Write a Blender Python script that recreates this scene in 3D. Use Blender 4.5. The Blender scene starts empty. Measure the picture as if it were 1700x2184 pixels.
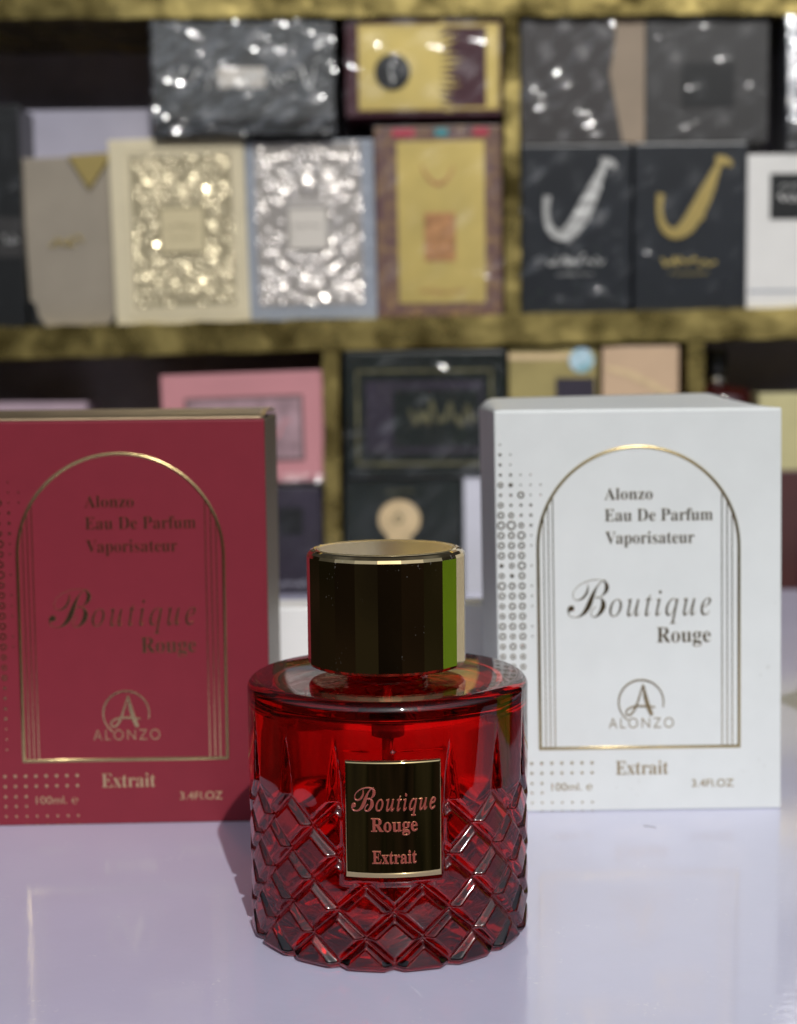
import bpy, bmesh, math, random
from mathutils import Vector, Matrix

random.seed(7)
R = math.radians
scene = bpy.context.scene
col = scene.collection
PI = math.pi

# ------------------------------------------------------------------ camera
CAM_H, CAM_Y, CAM_X = 0.1455, -0.385, 0.0028
PITCH, ROLL, FPX = R(5.2), R(0.6), 3140.0
fwd = Vector((0, math.cos(PITCH), -math.sin(PITCH)))
r0 = Vector((1, 0, 0)); u0 = Vector((0, math.sin(PITCH), math.cos(PITCH)))
cright = r0 * math.cos(ROLL) - u0 * math.sin(ROLL)
cup = r0 * math.sin(ROLL) + u0 * math.cos(ROLL)
cam_pos = Vector((CAM_X, CAM_Y, CAM_H))
cd = bpy.data.cameras.new('camera'); cam = bpy.data.objects.new('camera', cd); col.objects.link(cam)
M4 = Matrix(((cright.x, cup.x, -fwd.x, cam_pos.x), (cright.y, cup.y, -fwd.y, cam_pos.y),
             (cright.z, cup.z, -fwd.z, cam_pos.z), (0, 0, 0, 1)))
cam.matrix_world = M4
cd.sensor_fit = 'HORIZONTAL'; cd.sensor_width = 36.0; cd.lens = FPX / 1700.0 * 36.0
cd.clip_start = 0.01; cd.clip_end = 50
cd.dof.use_dof = True; cd.dof.focus_distance = 0.366; cd.dof.aperture_fstop = 16.5
scene.camera = cam


def at(px, py, Y):
    """photo pixel (1700 wide) -> point on the upright plane y = Y"""
    d = fwd + cright * ((px - 850) / FPX) + cup * ((1092 - py) / FPX)
    t = (Y - cam_pos.y) / d.y
    return cam_pos + d * t


# ------------------------------------------------------------------ materials
def nd(nt, t, **kw):
    n = nt.nodes.new(t)
    for k, v in kw.items():
        if hasattr(n, k): setattr(n, k, v)
    return n


def mat(name, base=(0.5, 0.5, 0.5), rough=0.5, metal=0.0, spec=0.5, coat=0.0, coat_rough=0.05,
        var=0.0, vscale=40.0, bump=0.0, bscale=200.0, bdetail=4.0, rvar=0.0, second=None, emis=None, bdist=0.001):
    m = bpy.data.materials.new(name); m.use_nodes = True
    nt = m.node_tree; L = nt.links
    p = nt.nodes['Principled BSDF']
    p.inputs['Base Color'].default_value = (*base, 1)
    p.inputs['Roughness'].default_value = rough
    p.inputs['Metallic'].default_value = metal
    p.inputs['Specular IOR Level'].default_value = spec
    p.inputs['Coat Weight'].default_value = coat
    p.inputs['Coat Roughness'].default_value = coat_rough
    tc = nd(nt, 'ShaderNodeTexCoord')
    if var > 0 or second or rvar > 0:
        n = nd(nt, 'ShaderNodeTexNoise'); n.inputs['Scale'].default_value = vscale
        n.inputs['Detail'].default_value = 5; n.inputs['Roughness'].default_value = 0.6
        L.new(tc.outputs['Object'], n.inputs['Vector'])
        cr = nd(nt, 'ShaderNodeValToRGB')
        a = tuple(c * (1 - var) for c in base); b = second or tuple(min(1, c * (1 + var)) for c in base)
        cr.color_ramp.elements[0].color = (*a, 1); cr.color_ramp.elements[1].color = (*b, 1)
        cr.color_ramp.elements[0].position = 0.35; cr.color_ramp.elements[1].position = 0.68
        L.new(n.outputs['Fac'], cr.inputs['Fac']); L.new(cr.outputs['Color'], p.inputs['Base Color'])
        if rvar > 0:
            mr = nd(nt, 'ShaderNodeMapRange')
            mr.inputs['From Min'].default_value = 0.35; mr.inputs['From Max'].default_value = 0.65
            mr.inputs['To Min'].default_value = max(0.01, rough - rvar); mr.inputs['To Max'].default_value = rough + rvar
            L.new(n.outputs['Fac'], mr.inputs['Value']); L.new(mr.outputs['Result'], p.inputs['Roughness'])
    if bump > 0:
        n2 = nd(nt, 'ShaderNodeTexNoise'); n2.inputs['Scale'].default_value = bscale
        n2.inputs['Detail'].default_value = bdetail
        L.new(tc.outputs['Object'], n2.inputs['Vector'])
        b2 = nd(nt, 'ShaderNodeBump'); b2.inputs['Strength'].default_value = bump; b2.inputs['Distance'].default_value = bdist
        L.new(n2.outputs['Fac'], b2.inputs['Height']); L.new(b2.outputs['Normal'], p.inputs['Normal'])
    return m


def film(name, fac=0.1, rough=0.12, bump=0.6, scale=30.0, dist=0.004, tint=(1, 1, 1), stretch=0.22):
    """clear crumpled cellophane"""
    m = bpy.data.materials.new(name); m.use_nodes = True
    nt = m.node_tree; L = nt.links; nt.nodes.clear()
    out = nd(nt, 'ShaderNodeOutputMaterial'); mix = nd(nt, 'ShaderNodeMixShader')
    tr = nd(nt, 'ShaderNodeBsdfTransparent'); gl = nd(nt, 'ShaderNodeBsdfGlossy')
    gl.inputs['Roughness'].default_value = rough; gl.inputs['Color'].default_value = (*tint, 1)
    mix.inputs['Fac'].default_value = fac
    tc = nd(nt, 'ShaderNodeTexCoord')
    m0 = nd(nt, 'ShaderNodeMapping'); m0.inputs['Rotation'].default_value = (0, R(-52), 0)
    mp = nd(nt, 'ShaderNodeMapping'); mp.inputs['Scale'].default_value = (1.0, 1.0, stretch)
    L.new(tc.outputs['Object'], m0.inputs['Vector']); L.new(m0.outputs['Vector'], mp.inputs['Vector'])
    n = nd(nt, 'ShaderNodeTexNoise'); n.inputs['Scale'].default_value = scale; n.inputs['Detail'].default_value = 3
    n.inputs['Distortion'].default_value = 0.8
    v = nd(nt, 'ShaderNodeTexVoronoi'); v.inputs['Scale'].default_value = scale * 1.6
    L.new(mp.outputs['Vector'], n.inputs['Vector']); L.new(mp.outputs['Vector'], v.inputs['Vector'])
    ad = nd(nt, 'ShaderNodeMath', operation='ADD')
    mu = nd(nt, 'ShaderNodeMath', operation='MULTIPLY'); mu.inputs[1].default_value = 0.22
    L.new(v.outputs['Distance'], mu.inputs[0]); L.new(n.outputs['Fac'], ad.inputs[0]); L.new(mu.outputs[0], ad.inputs[1])
    b = nd(nt, 'ShaderNodeBump'); b.inputs['Strength'].default_value = bump; b.inputs['Distance'].default_value = dist
    L.new(ad.outputs[0], b.inputs['Height']); L.new(b.outputs['Normal'], gl.inputs['Normal'])
    L.new(tr.outputs[0], mix.inputs[1]); L.new(gl.outputs[0], mix.inputs[2]); L.new(mix.outputs[0], out.inputs['Surface'])
    return m


def glass(name, ior, absorb, dens, rough=0.0, tint=(1, 1, 1), glint=0.0, fade=None):
    m = bpy.data.materials.new(name); m.use_nodes = True
    nt = m.node_tree; L = nt.links; nt.nodes.clear()
    out = nd(nt, 'ShaderNodeOutputMaterial')
    g = nd(nt, 'ShaderNodeBsdfGlass'); g.inputs['IOR'].default_value = ior; g.inputs['Roughness'].default_value = rough
    g.inputs['Color'].default_value = (*tint, 1)
    if fade:      # shade of the lower body painted into the glass colour
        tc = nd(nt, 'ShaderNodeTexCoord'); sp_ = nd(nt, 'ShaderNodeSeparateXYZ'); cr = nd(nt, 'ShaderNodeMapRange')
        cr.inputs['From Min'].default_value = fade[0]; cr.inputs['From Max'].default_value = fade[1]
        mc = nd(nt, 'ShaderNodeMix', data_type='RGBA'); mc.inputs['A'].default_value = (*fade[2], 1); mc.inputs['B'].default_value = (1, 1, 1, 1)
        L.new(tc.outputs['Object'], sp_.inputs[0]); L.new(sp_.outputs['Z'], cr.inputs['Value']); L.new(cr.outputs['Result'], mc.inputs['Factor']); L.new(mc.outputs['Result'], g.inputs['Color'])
    gs = nd(nt, 'ShaderNodeBsdfGlossy'); gs.inputs['Roughness'].default_value = 0.055
    mxs = nd(nt, 'ShaderNodeMixShader'); mxs.inputs['Fac'].default_value = glint
    va = nd(nt, 'ShaderNodeVolumeAbsorption'); va.inputs['Color'].default_value = (*absorb, 1); va.inputs['Density'].default_value = dens
    L.new(g.outputs[0], mxs.inputs[1]); L.new(gs.outputs[0], mxs.inputs[2]); L.new(mxs.outputs[0] if glint else g.outputs[0], out.inputs['Surface']); L.new(va.outputs[0], out.inputs['Volume'])
    return m


M = {}
M['table'] = mat('lavender laminate', (0.575, 0.575, 0.755), 0.34, 0, 0.5, coat=0.95, coat_rough=0.06, var=0.035, vscale=14, bump=0.09, bscale=420, bdist=0.0004)
for l_ in [l for l in M['table'].node_tree.links if l.to_socket.name == 'Normal' and l.to_node.type == 'BSDF_PRINCIPLED']:
    M['table'].node_tree.links.new(l_.from_socket, l_.to_node.inputs['Coat Normal'])
M['table_edge'] = mat('lavender edge', (0.40, 0.38, 0.52), 0.5)
M['red_card'] = mat('crimson card', (0.180, 0.019, 0.031), 0.42, 0, 0.2, var=0.03, vscale=120, bump=0.05, bscale=2500, bdist=0.0003)
M['white_card'] = mat('white pearl card', (0.615, 0.638, 0.635), 0.42, 0, 0.4, var=0.025, vscale=60, bump=0.06, bscale=2500, bdist=0.0003)
M['foil'] = mat('gold foil print', (0.80, 0.62, 0.30), 0.22, 1.0, bump=0.25, bscale=1800, bdist=0.0002)
M['foil_arch'] = mat('bronze foil print', (0.52, 0.41, 0.20), 0.24, 1.0, bump=0.25, bscale=1800, bdist=0.0002)
M['foil_dark'] = mat('dark gold foil print', (0.40, 0.31, 0.17), 0.25, 1.0, bump=0.25, bscale=1800, bdist=0.0002)
M['foil_red'] = mat('rose gold foil print', (0.82, 0.62, 0.34), 0.20, 1.0, bump=0.2, bscale=1500, bdist=0.0002)
M['gold_top'] = mat('gold foil card', (0.62, 0.47, 0.30), 0.42, 1.0, var=0.15, vscale=40)
M['white_inside'] = mat('dark carton inside', (0.03, 0.028, 0.026), 0.8)
M['cap'] = mat('polished cap metal', (0.66, 0.50, 0.26), 0.035, 1.0, bump=0.012, bscale=300, bdist=0.0005)
M['cap_top'] = mat('brushed cap disc', (0.95, 0.77, 0.44), 0.17, 0.9, bump=0.05, bscale=500, bdist=0.0003)
def dust(m, scale, lo, hi, amt=0.5, colr=(0.8, 0.76, 0.7)):
    nt = m.node_tree; L = nt.links; p = nt.nodes['Principled BSDF']; out = nt.nodes['Material Output']
    tc = nd(nt, 'ShaderNodeTexCoord'); n = nd(nt, 'ShaderNodeTexNoise'); n.inputs['Scale'].default_value = scale; n.inputs['Detail'].default_value = 2
    n2 = nd(nt, 'ShaderNodeTexNoise'); n2.inputs['Scale'].default_value = scale * 0.09
    mu = nd(nt, 'ShaderNodeMath', operation='MULTIPLY'); mr = nd(nt, 'ShaderNodeMapRange')
    L.new(tc.outputs['Object'], n.inputs['Vector']); L.new(tc.outputs['Object'], n2.inputs['Vector'])
    L.new(n.outputs['Fac'], mu.inputs[0]); L.new(n2.outputs['Fac'], mu.inputs[1])
    mr.inputs['From Min'].default_value = lo; mr.inputs['From Max'].default_value = hi; mr.inputs['To Max'].default_value = amt
    L.new(mu.outputs[0], mr.inputs['Value'])
    d = nd(nt, 'ShaderNodeBsdfDiffuse'); d.inputs['Color'].default_value = (*colr, 1)
    mx = nd(nt, 'ShaderNodeMixShader'); L.new(mr.outputs['Result'], mx.inputs['Fac']); L.new(p.outputs[0], mx.inputs[1]); L.new(d.outputs[0], mx.inputs[2]); L.new(mx.outputs[0], out.inputs['Surface'])
dust(M['cap'], 1100, 0.425, 0.48, 0.10)
dust(M['white_card'], 420, 0.44, 0.50, 0.30, (0.30, 0.28, 0.25))
dust(M['table'], 700, 0.405, 0.47, 0.4, (0.75, 0.74, 0.78))
M['plate'] = mat('polished plate metal', (0.60, 0.47, 0.24), 0.05, 1.0, bump=0.01, bscale=300, bdist=0.0005)
M['plate_print'] = mat('red enamel lettering', (0.40, 0.095, 0.075), 0.18, 0.35, coat=1.0, coat_rough=0.04)
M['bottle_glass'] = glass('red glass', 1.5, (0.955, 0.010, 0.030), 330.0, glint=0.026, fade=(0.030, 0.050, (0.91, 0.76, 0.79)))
M['liquid'] = glass('red perfume', 1.36, (0.90, 0.02, 0.05), 29.0)
M['tube'] = mat('dip tube plastic', (0.55, 0.5, 0.5), 0.3)
M['pump'] = mat('pump metal', (0.5, 0.5, 0.52), 0.25, 1.0)

# diagonal hatch for the side of the crimson carton
def hatch():
    m = mat('hatched gold card', (0.2, 0.16, 0.12), 0.45, 0.6)
    nt = m.node_tree; L = nt.links; p = nt.nodes['Principled BSDF']
    tc = nd(nt, 'ShaderNodeTexCoord'); mp = nd(nt, 'ShaderNodeMapping'); mp.inputs['Rotation'].default_value = (R(28), 0, 0)
    w = nd(nt, 'ShaderNodeTexWave', bands_direction='Z'); w.inputs['Scale'].default_value = 170; w.inputs['Distortion'].default_value = 0.4
    L.new(tc.outputs['Object'], mp.inputs['Vector']); L.new(mp.outputs['Vector'], w.inputs['Vector'])
    cr = nd(nt, 'ShaderNodeValToRGB'); cr.color_ramp.elements[0].color = (0.065, 0.05, 0.038, 1); cr.color_ramp.elements[1].color = (0.21, 0.17, 0.125, 1)
    L.new(w.outputs['Fac'], cr.inputs['Fac']); L.new(cr.outputs['Color'], p.inputs['Base Color'])
    b = nd(nt, 'ShaderNodeBump'); b.inputs['Strength'].default_value = 0.3; b.inputs['Distance'].default_value = 0.0005
    L.new(w.outputs['Fac'], b.inputs['Height']); L.new(b.outputs['Normal'], p.inputs['Normal'])
    return m
M['hatch'] = hatch()


# ------------------------------------------------------------------ object helpers
def tag(o, label=None, cat=None, group=None, kind=None):
    if label: o['label'] = label
    if cat: o['category'] = cat
    if group: o['group'] = group
    if kind: o['kind'] = kind
    return o


def empty(name, loc, label, cat, rz=0.0, group=None):
    o = bpy.data.objects.new(name, None); col.objects.link(o); o.location = loc
    o.rotation_euler = (0, 0, rz); o.empty_display_size = 0.02
    return tag(o, label, cat, group)


def link(name, me, mats, parent=None, loc=(0, 0, 0), smooth=False):
    if not isinstance(mats, (list, tuple)): mats = [mats]
    for m in mats: me.materials.append(m)
    o = bpy.data.objects.new(name, me); col.objects.link(o); o.location = loc
    if parent: o.parent = parent
    if smooth:
        for p in me.polygons: p.use_smooth = True
    return o


class MB:
    def __init__(s): s.v = []; s.f = []; s.mi = []
    def add(s, vs, fs, mi=0):
        b = len(s.v); s.v += [tuple(v) for v in vs]; s.f += [tuple(i + b for i in f) for f in fs]; s.mi += [mi] * len(fs)
    def box(s, x0, x1, y0, y1, z0, z1, mi=0):
        s.add([(x0, y0, z0), (x1, y0, z0), (x1, y1, z0), (x0, y1, z0), (x0, y0, z1), (x1, y0, z1), (x1, y1, z1), (x0, y1, z1)],
              [(0, 3, 2, 1), (4, 5, 6, 7), (0, 1, 5, 4), (1, 2, 6, 5), (2, 3, 7, 6), (3, 0, 4, 7)], mi)
    def prism(s, poly, y0, y1, mi=0):
        """polygon in (x, z), extruded from y1 (back) to y0 (front, smaller y)"""
        a = 0.5 * sum(poly[i][0] * poly[(i + 1) % len(poly)][1] - poly[(i + 1) % len(poly)][0] * poly[i][1] for i in range(len(poly)))
        if a < 0: poly = poly[::-1]
        n = len(poly)
        s.add([(x, y0, z) for x, z in poly] + [(x, y1, z) for x, z in poly],
              [tuple(range(n)), tuple(range(2 * n - 1, n - 1, -1))] + [(i + n, (i + 1) % n + n, (i + 1) % n, i) for i in range(n)], mi)
    def ring(s, cx, cz, ro, ri, y0, y1, n=24, mi=0):
        if ri <= 0:
            s.prism([(cx + ro * math.cos(2 * PI * i / n), cz + ro * math.sin(2 * PI * i / n)) for i in range(n)], y0, y1, mi); return
        o = [(cx + ro * math.cos(2 * PI * i / n), cz + ro * math.sin(2 * PI * i / n)) for i in range(n)]
        q = [(cx + ri * math.cos(2 * PI * i / n), cz + ri * math.sin(2 * PI * i / n)) for i in range(n)]
        s.band(o, q, y0, y1, True, mi)
    def band(s, o, q, y0, y1, closed, mi=0):
        n = len(o)
        vs = [(x, y0, z) for x, z in o] + [(x, y0, z) for x, z in q] + [(x, y1, z) for x, z in o] + [(x, y1, z) for x, z in q]
        fs = []
        for i in range(n if closed else n - 1):
            j = (i + 1) % n
            fs += [(i, j, n + j, n + i), (2 * n + i, 3 * n + i, 3 * n + j, 2 * n + j), (i, 2 * n + i, 2 * n + j, j), (n + i, n + j, 3 * n + j, 3 * n + i)]
        if not closed:
            fs += [(0, n, 3 * n, 2 * n), (n - 1, 3 * n - 1, 4 * n - 1, 2 * n - 1)]
        s.add(vs, fs, mi)
    def stroke(s, pts, widths, y0, y1, sub=8, mi=0):
        """ribbon through (x, z) points with a width at each point"""
        P = []; W = []
        n = len(pts)
        for i in range(n - 1):
            p0 = pts[max(i - 1, 0)]; p1 = pts[i]; p2 = pts[i + 1]; p3 = pts[min(i + 2, n - 1)]
            for k in range(sub):
                t = k / sub
                P.append(tuple(0.5 * (2 * p1[d] + (p2[d] - p0[d]) * t + (2 * p0[d] - 5 * p1[d] + 4 * p2[d] - p3[d]) * t * t + (3 * p1[d] - p0[d] - 3 * p2[d] + p3[d]) * t ** 3) for d in (0, 1)))
                W.append(widths[i] * (1 - t) + widths[i + 1] * t)
        P.append(tuple(pts[-1])); W.append(widths[-1])
        o = []; q = []
        for i in range(len(P)):
            a = P[max(i - 1, 0)]; b = P[min(i + 1, len(P) - 1)]
            dx, dz = b[0] - a[0], b[1] - a[1]; l = math.hypot(dx, dz) or 1
            nx, nz = -dz / l, dx / l; h = W[i] / 2
            o.append((P[i][0] + nx * h, P[i][1] + nz * h)); q.append((P[i][0] - nx * h, P[i][1] - nz * h))
        s.band(o, q, y0, y1, False, mi)
    def build(s, name, mats, parent=None, smooth=False, bevel=0.0, loc=(0, 0, 0), recalc=True):
        me = bpy.data.meshes.new(name); me.from_pydata(s.v, [], s.f)
        for p, i in zip(me.polygons, s.mi): p.material_index = i
        if bevel > 0 or recalc:
            bm = bmesh.new(); bm.from_mesh(me)
            if bevel > 0:
                bmesh.ops.bevel(bm, geom=bm.edges[:], offset=bevel, segments=2, profile=0.6, affect='EDGES')
            if recalc: bmesh.ops.recalc_face_normals(bm, faces=bm.faces[:])
            bm.to_mesh(me); bm.free()
        return link(name, me, mats, parent, loc, smooth)


def lathe(prof, n, name, mats, parent=None, smooth=True, loc=(0, 0, 0), close=False):
    vs = []; fs = []
    for r, z in prof:
        for i in range(n):
            a = 2 * PI * i / n; vs.append((r * math.sin(a), -r * math.cos(a), z))
    m = len(prof)
    for j in range(m - 1 if not close else m):
        k = (j + 1) % m
        for i in range(n):
            i2 = (i + 1) % n
            fs.append((j * n + i, j * n + i2, k * n + i2, k * n + i))
    if not close:
        fs.append(tuple(range(n - 1, -1, -1))); fs.append(tuple(range((m - 1) * n, m * n)))
    me = bpy.data.meshes.new(name); me.from_pydata(vs, [], fs)
    bm = bmesh.new(); bm.from_mesh(me); bmesh.ops.remove_doubles(bm, verts=bm.verts[:], dist=1e-7); bmesh.ops.recalc_face_normals(bm, faces=bm.faces[:]); bm.to_mesh(me); bm.free()
    return link(name, me, mats, parent, loc, smooth)


def bold(s): return ''.join(chr(0x1D400 + ord(c) - 65) if 'A' <= c <= 'Z' else chr(0x1D41A + ord(c) - 97) if 'a' <= c <= 'z' else c for c in s)
def ital(s): return ''.join(chr(0x1D434 + ord(c) - 65) if 'A' <= c <= 'Z' else chr(0x1D44E + ord(c) - 97) if 'a' <= c <= 'z' else c for c in s)


def text_geo(body, thick=0.0, off=0.0, bev=0.0, space=1.0, res=6):
    """flat lettering as plain vertices and faces: x right, y up, z out; size-1 font"""
    c = bpy.data.curves.new('lettering', 'FONT'); c.body = body; c.resolution_u = res
    c.extrude = thick; c.offset = off; c.bevel_depth = bev; c.bevel_resolution = 1; c.space_character = space
    o = bpy.data.objects.new('lettering', c); col.objects.link(o)
    dg = bpy.context.evaluated_depsgraph_get(); dg.update()
    me = bpy.data.meshes.new_from_object(o.evaluated_get(dg))
    vs = [tuple(v.co) for v in me.vertices]; fs = [tuple(p.vertices) for p in me.polygons]
    bpy.data.objects.remove(o); bpy.data.curves.remove(c); bpy.data.meshes.remove(me)
    return vs, fs


def add_text(mb, body, x0, x1, zb, ht, y, thick, off=0.0, space=1.0, slope=0.0, mi=0, bev=0.00006, bmax=0.006):
    """fit text between x0 and x1 on baseline zb, the tallest glyph reaching ht above the baseline; rounded raised edges"""
    size = ht / 0.70
    be = min(bmax, bev / size)
    vs, fs = text_geo(body, thick=be, off=off - be * 0.8, bev=be, space=space)
    ax = min(v[0] for v in vs); bx = max(v[0] for v in vs); ty = max(v[1] for v in vs)
    sx = (x1 - x0) / (bx - ax); sy = ht / ty
    k = thick / be * 0.75
    out = []
    for v in vs:
        x = x0 + (v[0] - ax) * sx; z = zb + v[1] * sy + (x - x0) * slope
        out.append((x, y - thick + (2 * be - v[2]) * k, z))
    mb.add(out, fs, mi)


# ------------------------------------------------------------------ the table
T = MB(); T.box(-0.162, 0.42, -0.080, 0.606, -0.028, 0.0)
tb = T.build('display_table', [M['table']], None, bevel=0.0015)
tag(tb, 'glossy lavender table top that the red perfume bottle and cartons stand on', 'table')

# ------------------------------------------------------------------ the two printed cartons
BW, BD, BH = 0.0947, 0.069, 0.1345
# layout read off the pale carton, in millimetres from the lower left corner of its front
sx_ = 94.7 / 601.0
def lx(px): return (px - 1060.0) * sx_ * 0.001
def lz(py):
    a = PITCH + math.atan((py - 1092) / FPX) - 0.0
    return CAM_H - (0.1016 - CAM_Y) * math.tan(a)
def carton(name, loc, rz, label, front, side, top, foil, foil2, inside, lid_bulge, lid_open, red):
    root = empty(name, loc, label, 'perfume box', rz)
    # body with local origin at the front left lower corner; front at y = 0
    b = MB(); b.box(0, BW, 0, BD, 0, BH)
    me = bpy.data.meshes.new('carton_body'); me.from_pydata(b.v, [], b.f)
    bm = bmesh.new(); bm.from_mesh(me)
    bmesh.ops.bevel(bm, geom=bm.edges[:], offset=0.0007, segments=3, profile=0.5, affect='EDGES')
    bmesh.ops.recalc_face_normals(bm, faces=bm.faces[:])
    for f in bm.faces:
        n = f.normal
        f.material_index = 0 if n.y < -0.4 else (1 if abs(n.x) > 0.7 else (2 if n.z > 0.7 else 1))
        f.smooth = False
    bm.to_mesh(me); bm.free()
    link('carton_body', me, [front, side, inside if lid_open else top], root)
    # lid flap: a bowed sheet hinged on the front edge
    nx, ny = 40, 16
    L_ = MB(); vs = []; fs = []
    for k in range(2):
        for j in range(ny + 1):
            for i in range(nx + 1):
                u = i / nx; v = j / ny
                z = BH + lid_bulge(u, v) - (0.0005 if k else 0)
                vs.append((0.0003 + u * (BW - 0.0006), 0.0003 + v * (BD - 0.0006), z))
    N = (nx + 1) * (ny + 1)
    for j in range(ny):
        for i in range(nx):
            a = j * (nx + 1) + i
            fs.append((a, a + 1, a + nx + 2, a + nx + 1)); fs.append((N + a, N + a + nx + 1, N + a + nx + 2, N + a + 1))
    for i in range(nx):
        fs.append((i, N + i, N + i + 1, i + 1)); a = ny * (nx + 1) + i; fs.append((a, a + 1, N + a + 1, N + a))
    for j in range(ny):
        a = j * (nx + 1); fs.append((a, a + nx + 1, N + a + nx + 1, N + a)); a += nx; fs.append((a, N + a, N + a + nx + 1, a + nx + 1))
    L_.add(vs, fs); L_.build('lid_flap', [top], root, smooth=True)
    t = 0.00018
    y0, y1 = -t, 0.0004
    # arch frame
    xl, xr = lx(1148.5), lx(1571); zb = lz(1594); cx = (xl + xr) / 2; hr = (xr - xl) / 2; zs = lz(957) - hr; w = 0.00105
    def ridge(mb, prof):
        loops = [[(x, dy, z) for x, z in arch(o)] for o, dy in prof]
        n = len(loops[0]); vs = [v for l in loops for v in l]; fs = []
        for a in range(len(loops) - 1):
            for i in range(n):
                j = (i + 1) % n; fs.append((a * n + i, a * n + j, a * n + n + j, a * n + n + i))
        mb.add(vs, fs)
    def arch(o):
        pts = [(xl - o, zb - o), (xr + o, zb - o)]
        for i in range(49):
            a = PI * i / 48; pts.append((cx + (hr + o) * math.cos(a), zs + (hr + o) * math.sin(a)))
        return pts
    A = MB(); ridge(A, [(w * 0.5, 0.0003), (w * 0.5, -0.00005), (w * 0.36, -0.00022), (w * 0.13, -0.00032), (-w * 0.13, -0.00032), (-w * 0.36, -0.00022), (-w * 0.5, -0.00005), (-w * 0.5, 0.0003)])
    A.build('arch_border', [foil], root, smooth=True)
    # thin column lines inside the arch
    for px in (1160.8, 1170.5, 1180.2, 1535, 1546, 1556.5):
        x = lx(px); zt = zs + math.sqrt(max(0, (hr - w * 0.5) ** 2 - (x - cx) ** 2))
        Ln = MB(); Ln.box(x - 0.00016, x + 0.00016, y0, y1, zb + w * 0.5, zt)
        Ln.build('column_line', [foil2], root)
    # lettering
    def t_(s, p0, p1, pb, pt, off=-0.004, sp=1.0, slope=0.0, **k):
        Tx = MB(); add_text(Tx, s, lx(p0), lx(p1), lz(pb), lz(pt) - lz(pb), 0.0, t, off=off, space=sp, slope=slope, **k)
        Tx.build('foil_lettering', [foil2], root)
    t_(bold('Alonzo'), 1289, 1390, 1068.5, 1043.5)
    t_(bold('Eau De Parfum'), 1289, 1516, 1114, 1088)
    t_(bold('Vaporisateur'), 1290, 1477, 1162, 1136)
    t_('\u212c', 1209, 1297, 1317, 1237, off=-0.004)
    t_(ital('outique'), 1297, 1512, 1316, 1262, off=-0.004, sp=1.22, slope=0.004)
    t_(bold('Rouge'), 1397, 1511, 1372, 1340)
    t_(bold('Extrait'), 1308, 1420, 1651, 1622)
    t_('100ml. \u212e', 1171, 1258, 1683, 1667, off=0.0)
    t_('3.4Fl.OZ', 1470, 1559, 1679, 1663, off=0.0)
    # emblem: open circle, looped letter, name
    E_ = MB()
    c0 = (lx(1363), lz(1498)); k = sx_ * 0.001
    def ep(zx, zy): return (lx(1006.6 + zx * 0.4452), lz(819 + zy * 0.4452 + 0.0))
    pts = []
    for i in range(41):
        a = R(-14) + R(248) * i / 40; pts.append((c0[0] + 47.5 * k * math.cos(a), c0[1] + 47.5 * k * math.sin(a)))
    E_.stroke(pts, [0.0004 + 0.0002 * math.sin(PI * i / 40) for i in range(41)], y0, y1, sub=2)
    E_.stroke([ep(812, 1445), ep(822, 1500), ep(838, 1555), ep(852, 1588)], [0.0005, 0.0013, 0.0014, 0.0012], y0 - 0.00002, y1)
    E_.stroke([ep(810, 1440), ep(792, 1500), ep(772, 1555), ep(748, 1585), ep(730, 1580), ep(735, 1560), ep(770, 1545), ep(820, 1545), ep(868, 1550)],
              [0.0004, 0.0006, 0.0007, 0.0006, 0.0005, 0.0005, 0.0006, 0.0007, 0.0004], y0 - 0.00004, y1)
    add_text(E_, 'ALONZO', lx(1294), lx(1432), lz(1553), lz(1531) - lz(1553), 0.0, t, off=-0.012, space=1.25)
    E_.build('emblem', [foil2], root)
    # ring and dot field
    D = MB()
    cxs = [lx(1006.6 + z * 0.4452) for z in (147, 195, 242, 288, 335)]
    rows = {0: 't....', 1: 'st...', 2: 'st...', 3: 'sstt.', 4: 'mSttt', 5: 'ssMtt', 6: 'msss.', 7: 'Mmss.', 8: 'LXms.', 9: 'MMLt.', 10: 'MMMt.',
            11: 'MMM..', 12: 'SmLt.', 13: 'mSM..', 14: 'LMMt.', 15: 'MMMt.', 16: 'mMMt.', 17: 'mMM..', 18: 'MMMt.', 19: 'MmMt.', 20: 'mMm..', 21: 'mmm..', 22: 'Smm..',
            23: 'Sms..', 24: 'SSs..', 25: 'sSs..', 26: 'sss..', 27: 'sst..', 28: 'sst..', 29: 'sst..', 30: 'st...', 31: 'tt...'}
    size = {'t': (0.00028, 0), 's': (0.00048, 0), 'S': (0.00068, 0.0), 'm': (0.00092, 0.0005), 'M': (0.00112, 0.00066), 'L': (0.00132, 0.00084), 'X': (0.00152, 0.00104)}
    for r_, s_ in rows.items():
        z = lz(819 + (293 + 48 * r_) * 0.4452)
        for ci, ch in enumerate(s_):
            if ch in size:
                ro, ri = size[ch]; D.ring(cxs[ci], z, ro, ri, y0, y1, 18)
    for r_, (zy, last) in enumerate(((1810, 605), (1857, 605), (1905, 360), (1950, 360), (1997, 605), (2037, 605))):
        zx = 132.0
        while zx <= last + 2:
            sz = (0.00052, 0.00048, 0.00044, 0.0004, 0.00036, 0.0002)[r_]
            if not (r_ == 5 and zx < 300):
                D.ring(lx(1006.6 + zx * 0.4452), lz(819 + zy * 0.4452), sz, 0, y0, y1, 14)
            zx += 48.0
    D.build('dot_field', [foil2], root)
    return root


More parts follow.
